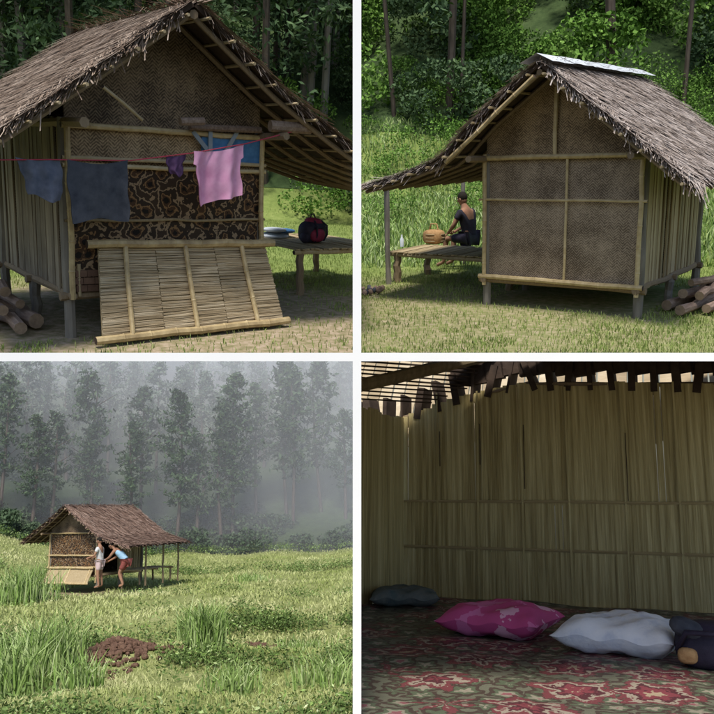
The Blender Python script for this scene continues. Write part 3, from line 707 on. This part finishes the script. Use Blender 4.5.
for u,vb,h,r in ((449,150,13,.12),(611,150,14,.15),(460,150,9,.06),(395,130,11,.07),(680,150,12,.07)):
    d_=TR.ray(u,vb); k=24.5/np.linalg.norm(d_[:2]); p=TR.E+d_*k; p[2]=hTR(p[0],p[1])
    t=empty('tree',TR); m=MB(); trunk(m,p,h,r,'bark',10,.4); m.make('trunk',TR,t)
    soup('crown',TR,[(rot_copy(broad(6,2.0,14,70,.13),p+[0,0,h-5.5]),'leaf_bright'),(rot_copy(broad(5,1.2,5,50,.12),p+[0,0,h-9]),'leaf_dark')],t)

# ================================================================ BOTTOM LEFT: hut in meadow
W,Hf,Hw,Hr,L=[float(v) for v in xBL[6:11]]
xr=W*.5; zr=Hr+.2
lp=[(xr,zr),(xr-.8,zr-.6),(-1.05,1.72)]
rp=[(xr,zr),(xr+.9,zr-.62),(W+.6,1.95),(W+1.95,1.55)]
e=hut(BL,'thatched_hut',W,L,Hf,Hw,lp,rp,-.7,L+.9,'thatch_far','batik','weave_gable','bamboo_old',open_right=True,step=.035,row=.13,fine=2.0)
d=MB()
for x in (0,W): d.bamboo((x,-.07,.1),(x,-.07,Hw+.05),.035,'bamboo')
for z in (Hw,1.2,.72): d.bamboo((-.08,-.08,z),(W+.08,-.08,z),.03)
for y in (-.3,1.2,2.4,3.5): d.pole((W+1.55,y,-.1),(W+1.55,y,1.66),.04,'pole')
d.box((W*.5,-.30,.40),(W*.95,.03,.66),'bamboo_old',Rx(-.55)); d.bamboo((0,-.2,.70),(W,-.2,.70),.04); d.bamboo((0,-.50,.10),(W,-.50,.10),.04)
for x in (.2,W*.5,W-.2): d.bamboo((x,-.14,.72),(x,-.50,.10),.03)
d.make('wall_trim',BL,e)
bench(BL,'bamboo_bench',W+.4,W+1.5,.9,3.2,.55)
TER=((16.5,.4),(20.5,.5),(25,.5),(44,.3))
def hBL(x,y):
    l,f=BL.LF(x,y); h=.0
    n=math.sin(x*.23+1.3)*math.cos(y*.19)*.28+.10*math.sin(x*.9+y*.4)+.08*math.sin(y*1.1-x*.5)
    k=min(1,math.hypot(x-1.5,y-1)/9)**2; h+=n*k
    for f0,hh in TER:
        h-= hh*(1/(1+math.exp(max(-30,min(30,(f-f0-.9*math.sin(l*.45+f0)-.15*l)*5)))) )
    h+=.3*(1/(1+math.exp(-(20-f))))
    if l<-6 and f>38: h+=min((-6-l)*.3,3.5)*min((f-38)/8,1)
    if f>60: h+=(f-60)*.55
    return h
DM=BL.G(115,668,-1.0); DC=BL.G(265,640,-.8)
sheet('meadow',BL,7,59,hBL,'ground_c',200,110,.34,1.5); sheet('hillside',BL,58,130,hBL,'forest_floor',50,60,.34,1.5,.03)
def mBL(x,y): return (np.hypot((x-DM[0]),y-DM[1])>1.0+.3*np.sin(x*5+y*3))&(np.hypot(x-DC[0],y-DC[1])>.5)&(np.hypot(x-2.2,y+.9)>1.3)&~((x>0)&(x<W)&(y>0)&(y<L))&((np.sin(x*.9+1)*np.sin(y*.7)+rng.normal(0,.4,len(x)))>-.6)
gr=[]
for n,f0,f1,h,w in ((36000,10,24,.13,.020),(42000,22,60,.14,.045)):
    A,B=blades(scatter(BL,n,f0,f1,hBL,.30,1.3,mBL),h,w,1.2); gr+=[(A,'grass_ygreen'),(B,'grass_ygreen')]
for f0,n,hgt in ((16.5,220,.10),(20.5,380,.17),(25,480,.2),(33,60,.1),(44,320,.2),(57,260,.35)):
    for i in range(n):
        l=rng.uniform(-1,1)*f0*.3; f=f0-.12+.9*math.sin(l*.45+f0)+.15*l+rng.normal(0,.16 if i%6 else 1.5)*(2 if f0>50 else 1); p=BL.V(l,f); p[2]=hBL(p[0],p[1])
        if math.hypot(p[0]-DM[0],p[1]-DM[1])<1.5 or math.hypot(p[0]-1.5,p[1]-1)<4: continue
        if f0<50 and math.sin(l*1.1+f0)+.5*rng.normal()<-.7: continue
        q=p+rng.normal(0,.25,(44,3))*[1,1,.5]+[0,0,hgt]; gr.append((leaves(q,.055,.4),'weed_dark' if i%5 else 'grass_tall'))
soup('meadow_grass',BL,gr)
for u,v,n,h,r in ((22,625,600,1.2,1.0),(50,680,420,1.1,.7),(205,662,460,1.1,.5),(325,680,240,.7,.7),(80,702,200,.7,.4),(250,600,200,.35,.8),(300,650,200,.4,.8),(15,695,300,1.2,.6),(235,695,200,.6,.5)):
    p=BL.G(u,v,-1.0); P=p+np.column_stack([rng.normal(0,r*.5,n),rng.normal(0,r*.5,n),np.zeros(n)]); P[:,2]=[hBL(x,y) for x,y in P[:,:2]]
    A,B=blades(P,h,.035,.8); soup('tall_grass_clump',BL,[(A,'grass_tall'),(B,'grass_tall')])
d=MB()
for i in range(700):
    q=DM+np.array([rng.normal(0,.5),rng.normal(0,.7),0]); q[2]=hBL(q[0],q[1])+.02+.30*math.exp(-np.sum((q-DM)[:2]**2)/.4)*rng.uniform(.4,1); d.ball(q,tuple(rng.uniform(.03,.11,3)*[1,1,.8]),'dirt_red',6,5,Rz(rng.random()*6))
d.make('dirt_mound',BL)
d=MB()
for i in range(50):
    q=DC+np.array([rng.normal(0,.25),rng.normal(0,.2),0]); q[2]=hBL(q[0],q[1])+.05; d.ball(q,tuple(rng.uniform(.04,.10,3)*[1,1,.7]),'dirt_red',7,5)
d.make('dirt_clods',BL)
p=BL.G(99,588)
person(BL,'standing_man',(p[0],p[1],0),1.9,dict(pelvis=(0,0,.93),waist=(0,.01,1.08),chest=(0,.02,1.32),neck=(0,.03,1.48),head=(0,.06,1.63),look=(0,1,-.3),
  hipl=(-.09,0,.88),hipr=(.09,0,.88),kneel=(-.11,.03,.49),kneer=(.12,.0,.49),ankl=(-.12,-.03,.08),ankr=(.14,-.05,.08),toel=(-.14,.13,.03),toer=(.17,.11,.03),
  shl=(-.19,.02,1.38),shr=(.19,.02,1.38),ell=(-.25,.12,1.12),elr=(.25,.1,1.12),wrl=(-.14,.34,1.06),wrr=(.15,.33,1.04)),'shirt_white','shorts_pale',True,1.12)
p=BL.G(121,587)
person(BL,'bending_man',(p[0],p[1],0),1.75,dict(pelvis=(0,-.16,.86),waist=(0,-.03,1.0),chest=(0,.18,1.17),neck=(0,.30,1.28),head=(0,.41,1.38),look=(0,1,-.5),
  hipl=(-.09,-.16,.82),hipr=(.09,-.16,.82),kneel=(-.12,.02,.46),kneer=(.13,.12,.46),ankl=(-.13,-.14,.08),ankr=(.15,.0,.08),toel=(-.14,.02,.03),toer=(.17,.16,.03),
  shl=(-.19,.19,1.21),shr=(.19,.19,1.21),ell=(-.22,.36,.98),elr=(.24,.34,.98),wrl=(-.12,.56,.90),wrr=(.14,.54,.86)),'shirt_blue','shorts_red',False,1.18)
pv=[pine(13,.28,64,.24,2.3,30,.38) for _ in range(5)]
rows=((60,66,24,'leaf_mist1'),(68,80,34,'leaf_mist2'),(82,99,36,'leaf_mist3'))  # leaf tone per row, with painted haze growing towards the back
gr=[];tm=MB()
for f0,f1,n,mt in rows:
    for i in range(n):
        f=rng.uniform(f0,f1); l=(-1+2*(i+rng.random())/n)*(f*.32); p=BL.V(l,f); p[2]=hBL(p[0],p[1])
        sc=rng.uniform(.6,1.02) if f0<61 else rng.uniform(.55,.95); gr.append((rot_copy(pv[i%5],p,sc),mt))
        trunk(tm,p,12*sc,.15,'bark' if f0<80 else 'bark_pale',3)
bv=[broad(3,1.6,14,60,.16) for _ in range(3)]
for i in range(190):
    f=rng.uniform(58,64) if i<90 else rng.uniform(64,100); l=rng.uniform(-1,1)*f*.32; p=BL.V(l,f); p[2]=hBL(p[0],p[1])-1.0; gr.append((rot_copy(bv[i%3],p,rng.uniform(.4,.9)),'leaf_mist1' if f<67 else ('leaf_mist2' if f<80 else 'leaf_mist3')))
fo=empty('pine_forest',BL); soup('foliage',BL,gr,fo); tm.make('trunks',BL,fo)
m=MB(); V=[tuple(BL.V(-70,103,-5)),tuple(BL.V(70,103,-5)),tuple(BL.V(70,125,90)),tuple(BL.V(-70,125,90))]; m.add(V,[(0,1,2,3)],'sky_mist'); m.make('sky',BL)
mm=bpy.data.materials.new('mist'); mm.use_nodes=True; nt=mm.node_tree; nt.nodes.remove(nt.nodes['Principled BSDF'])
vs=nt.nodes.new('ShaderNodeVolumeScatter'); vs.inputs['Color'].default_value=(1,1,1,1); vs.inputs['Density'].default_value=.095; vs.inputs['Anisotropy'].default_value=-.5
nt.links.new(vs.outputs[0],nt.nodes['Material Output'].inputs['Volume']); MATS['mist']=mm
V=[]
for y in (19.,44.):
    V+=[(-.62*y,y,-.50*y),(-.004*y,y,-.50*y),(-.004*y,y,-.004*y),(-.62*y,y,-.004*y)]
m=MB(); m.add(V,[(0,1,2,3),(7,6,5,4),(0,4,5,1),(1,5,6,2),(2,6,7,3),(3,7,4,0)],'mist'); m.make('mist',None,clip=False)

# ================================================================ BOTTOM RIGHT: hut interior
e=empty('bamboo_room',BR)
WX=[-.1,.5,1.1,1.8,2.6,3.6]; WZ=[1.60,1.80,1.90,1.88,1.82,1.76]
def wtop(x): return float(np.interp(x,WX,WZ))+rng.uniform(-.008,.008)
m=MB(); x=-.05; seams=[.34,.72,1.12,1.52,1.98,2.4,2.9,3.4]
while x<3.6:
    w=rng.uniform(.045,.10)
    for zz in (.0,.42,.83,):
        z1={.0:.43,.42:.84,.83:wtop(x+w/2)}[zz]
        gap=rng.uniform(.80,.90) if rng.random()<(.07 if zz>.5 else .02) else rng.uniform(.985,1.01)
        m.box((x+w/2,rng.normal(0,.003)+.01*(zz>.5),(zz+z1)/2),(w*gap,.010,z1-zz+.01),'inner_bamboo',Rz(rng.normal(0,.045)))
    x+=w
for z in (.44,.85): m.pole((-.05,-.014,z),(3.6,-.014,z+.01),.014,'inner_strip',6,.004)
for xx in seams:
    m.box((xx,-.02,.93),(.016,.010,1.84),'inner_bamboo',Ry(rng.normal(0,.006)))
    if rng.random()<.6: m.box((xx+.022,-.016,rng.uniform(1.1,1.4)),(.006,.006,rng.uniform(.3,.7)),'thatch_dark')
m.make('back_wall',BR,e)
m=MB(); slats(m,(0,-.02,0),(0,-3.2,0),0,1.62,'inner_bamboo',.09,jit=.3); m.make('side_wall',BR,e)
m=MB(); 
m.tube([(-.9,-1.6,1.52),(.2,-.6,1.93),(1.0,.12,2.24)],.06,'bamboo_old',10); m.pole((-.1,.03,1.62),(1.2,.03,1.91),.016,'pole'); m.pole((1.1,.03,1.90),(3.6,.03,1.77),.018,'pole')
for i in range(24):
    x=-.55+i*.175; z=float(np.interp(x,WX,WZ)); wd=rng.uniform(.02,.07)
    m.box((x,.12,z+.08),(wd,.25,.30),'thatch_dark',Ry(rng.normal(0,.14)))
for i in range(20):   # dark thatch lying on the rafters, a slit above the wall left open to the bright backing
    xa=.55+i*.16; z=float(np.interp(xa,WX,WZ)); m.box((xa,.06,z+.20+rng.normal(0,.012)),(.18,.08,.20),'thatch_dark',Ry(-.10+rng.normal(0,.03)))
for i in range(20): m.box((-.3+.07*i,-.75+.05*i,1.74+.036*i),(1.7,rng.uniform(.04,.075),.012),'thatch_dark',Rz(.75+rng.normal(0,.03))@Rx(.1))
m.make('roof_poles',BR,e)
m=MB()  # pale bamboo panel added outside so the wall gaps look bright with daylight
for i in range(34):
    m.box((-.9+i*.14,.75,2.0+rng.normal(0,.01)),(.125,.02,1.4),'bamboo_pale',Rx(-.5)@Rz(rng.normal(0,.05)))
m.make('daylight_backing',BR,e)
m=MB(); m.add([(-1.2,-6,0),(4.5,-6,0),(4.5,.0,0),(-1.2,.0,0)],[(0,1,2,3)],'inner_bamboo'); m.make('floor',BR,e)
m=MB(); V=[];F=[]; N=60
for i in range(N+1):
    for j in range(N+1):
        x=-.0+3.8*i/N; y=-4.6+4.55*j/N; V.append((x,y,.014+.007*math.sin(x*7+y*3)+.007*math.sin(y*11-x*4)))
for i in range(N):
    for j in range(N): q=i*(N+1)+j; F.append((q,q+N+1,q+N+2,q+1))
m.add(V,F,'rug'); m.make('patterned_rug',BR,smooth=True)
def pillow(name,c,w,dp,h,yaw,mat):
    V=[];F=[];N=26
    for side in (1,-1):
        o=len(V)
        for i in range(N+1):
            for j in range(N+1):
                u=-1+2*i/N; v=-1+2*j/N; q=max(0,(1-abs(u)**4)*(1-abs(v)**4))**.6
                x=u*w/2*(1-.06*(1-v*v)*u*u); y=v*dp/2*(1-.06*(1-u*u)*v*v)
                z=h/2*q*side*(1+.12*math.sin(4*u+3*v)+.08*math.sin(9*u-7*v)+.04*math.sin(17*u+13*v))+.012*math.sin(9*u)*(1-q)
                V.append(Rz(yaw)@np.array([x,y,z])+np.array(c)+[0,0,h*.40])
        for i in range(N):
            for j in range(N): q=o+i*(N+1)+j; F.append((q,q+N+1,q+N+2,q+1))
    m=MB(); m.add(V,F,mat); return m.make(name,BR,smooth=True)
q=BR.G(501,631,.03); pillow('pink_pillow',(q[0],q[1],.03),.66,.62,.19,-.1,'pillow_pink')
q=BR.G(624,648,.03); pillow('white_pillow',(q[0],q[1],.03),.66,.60,.20,-.15,'pillow_white')
q=BR.G(404,603,.03); pillow('dark_pillow',(q[0],q[1],.03),.56,.5,.14,.4,'pillow_dark')
q=BR.G(700,662,.03); m=MB(); m.ball((q[0]+.05,q[1],.12),(.17,.16,.12),'pack_black',16,10,None,.7); m.ball((q[0]-.04,q[1]-.08,.20),(.10,.08,.05),'cloth_slate',12,8,Ry(.4),.8); m.ball((q[0]-.05,q[1]-.14,.08),(.05,.04,.04),'bag_tan',12,8,None,.7); m.tube([(q[0]-.1,q[1]-.1,.1),(q[0]-.05,q[1]-.2,.2),(q[0]+.1,q[1]-.2,.2)],.015,'pack_black',6); m.make('black_bag',BR,smooth=True)

# ================================================================ white dividers between the four places
m=MB(); th=8.5/357*T
y0=2.2; t=th*y0; y3=3.0; t3=th*y3
m.box((0,y0+.03,0),(t,.06,2.2),'white_board')
m.box((-(t/2+2.0),y0+.03,0),(4.0,.06,t),'white_board')
m.box((t3/2+2.0,y3+2.05,0),(4.0,4.1,t3),'white_board')  # made deep over the room as an added sun blocker, seen edge-on
m.box((.0,y3+2.05,-1.7-t3/2),(t3*.9,4.1,3.4),'white_board')
m.make('white_divider',None,clip=False)

# ---------------------------------------------------------------- light and camera
w=bpy.data.worlds.new('World'); bpy.context.scene.world=w; w.use_nodes=True
el=math.radians(60); az=math.radians(-8)
sk=w.node_tree.nodes.new('ShaderNodeTexSky'); sk.sky_type='NISHITA'; sk.sun_disc=False; sk.sun_elevation=el; sk.sun_rotation=math.pi-az
w.node_tree.links.new(sk.outputs[0],w.node_tree.nodes['Background'].inputs[0]); w.node_tree.nodes['Background'].inputs[1].default_value=.15
sd=Vector((math.sin(az)*math.cos(el),-math.cos(az)*math.cos(el),math.sin(el)))
l=bpy.data.lights.new('sun','SUN'); l.energy=4.8; l.angle=math.radians(12); l.color=(1,.95,.87); lo=bpy.data.objects.new('sun',l); bpy.context.collection.objects.link(lo)
lo.rotation_euler=sd.to_track_quat('Z','Y').to_euler()
cd=bpy.data.cameras.new('camera'); cam=bpy.data.objects.new('camera',cd); bpy.context.collection.objects.link(cam)
cd.sensor_width=36; cd.lens=18/T; cd.clip_start=.05; cd.clip_end=3000; cam.rotation_euler=(math.pi/2,0,0)
bpy.context.scene.camera=cam
bpy.context.scene.view_settings.view_transform='Standard'
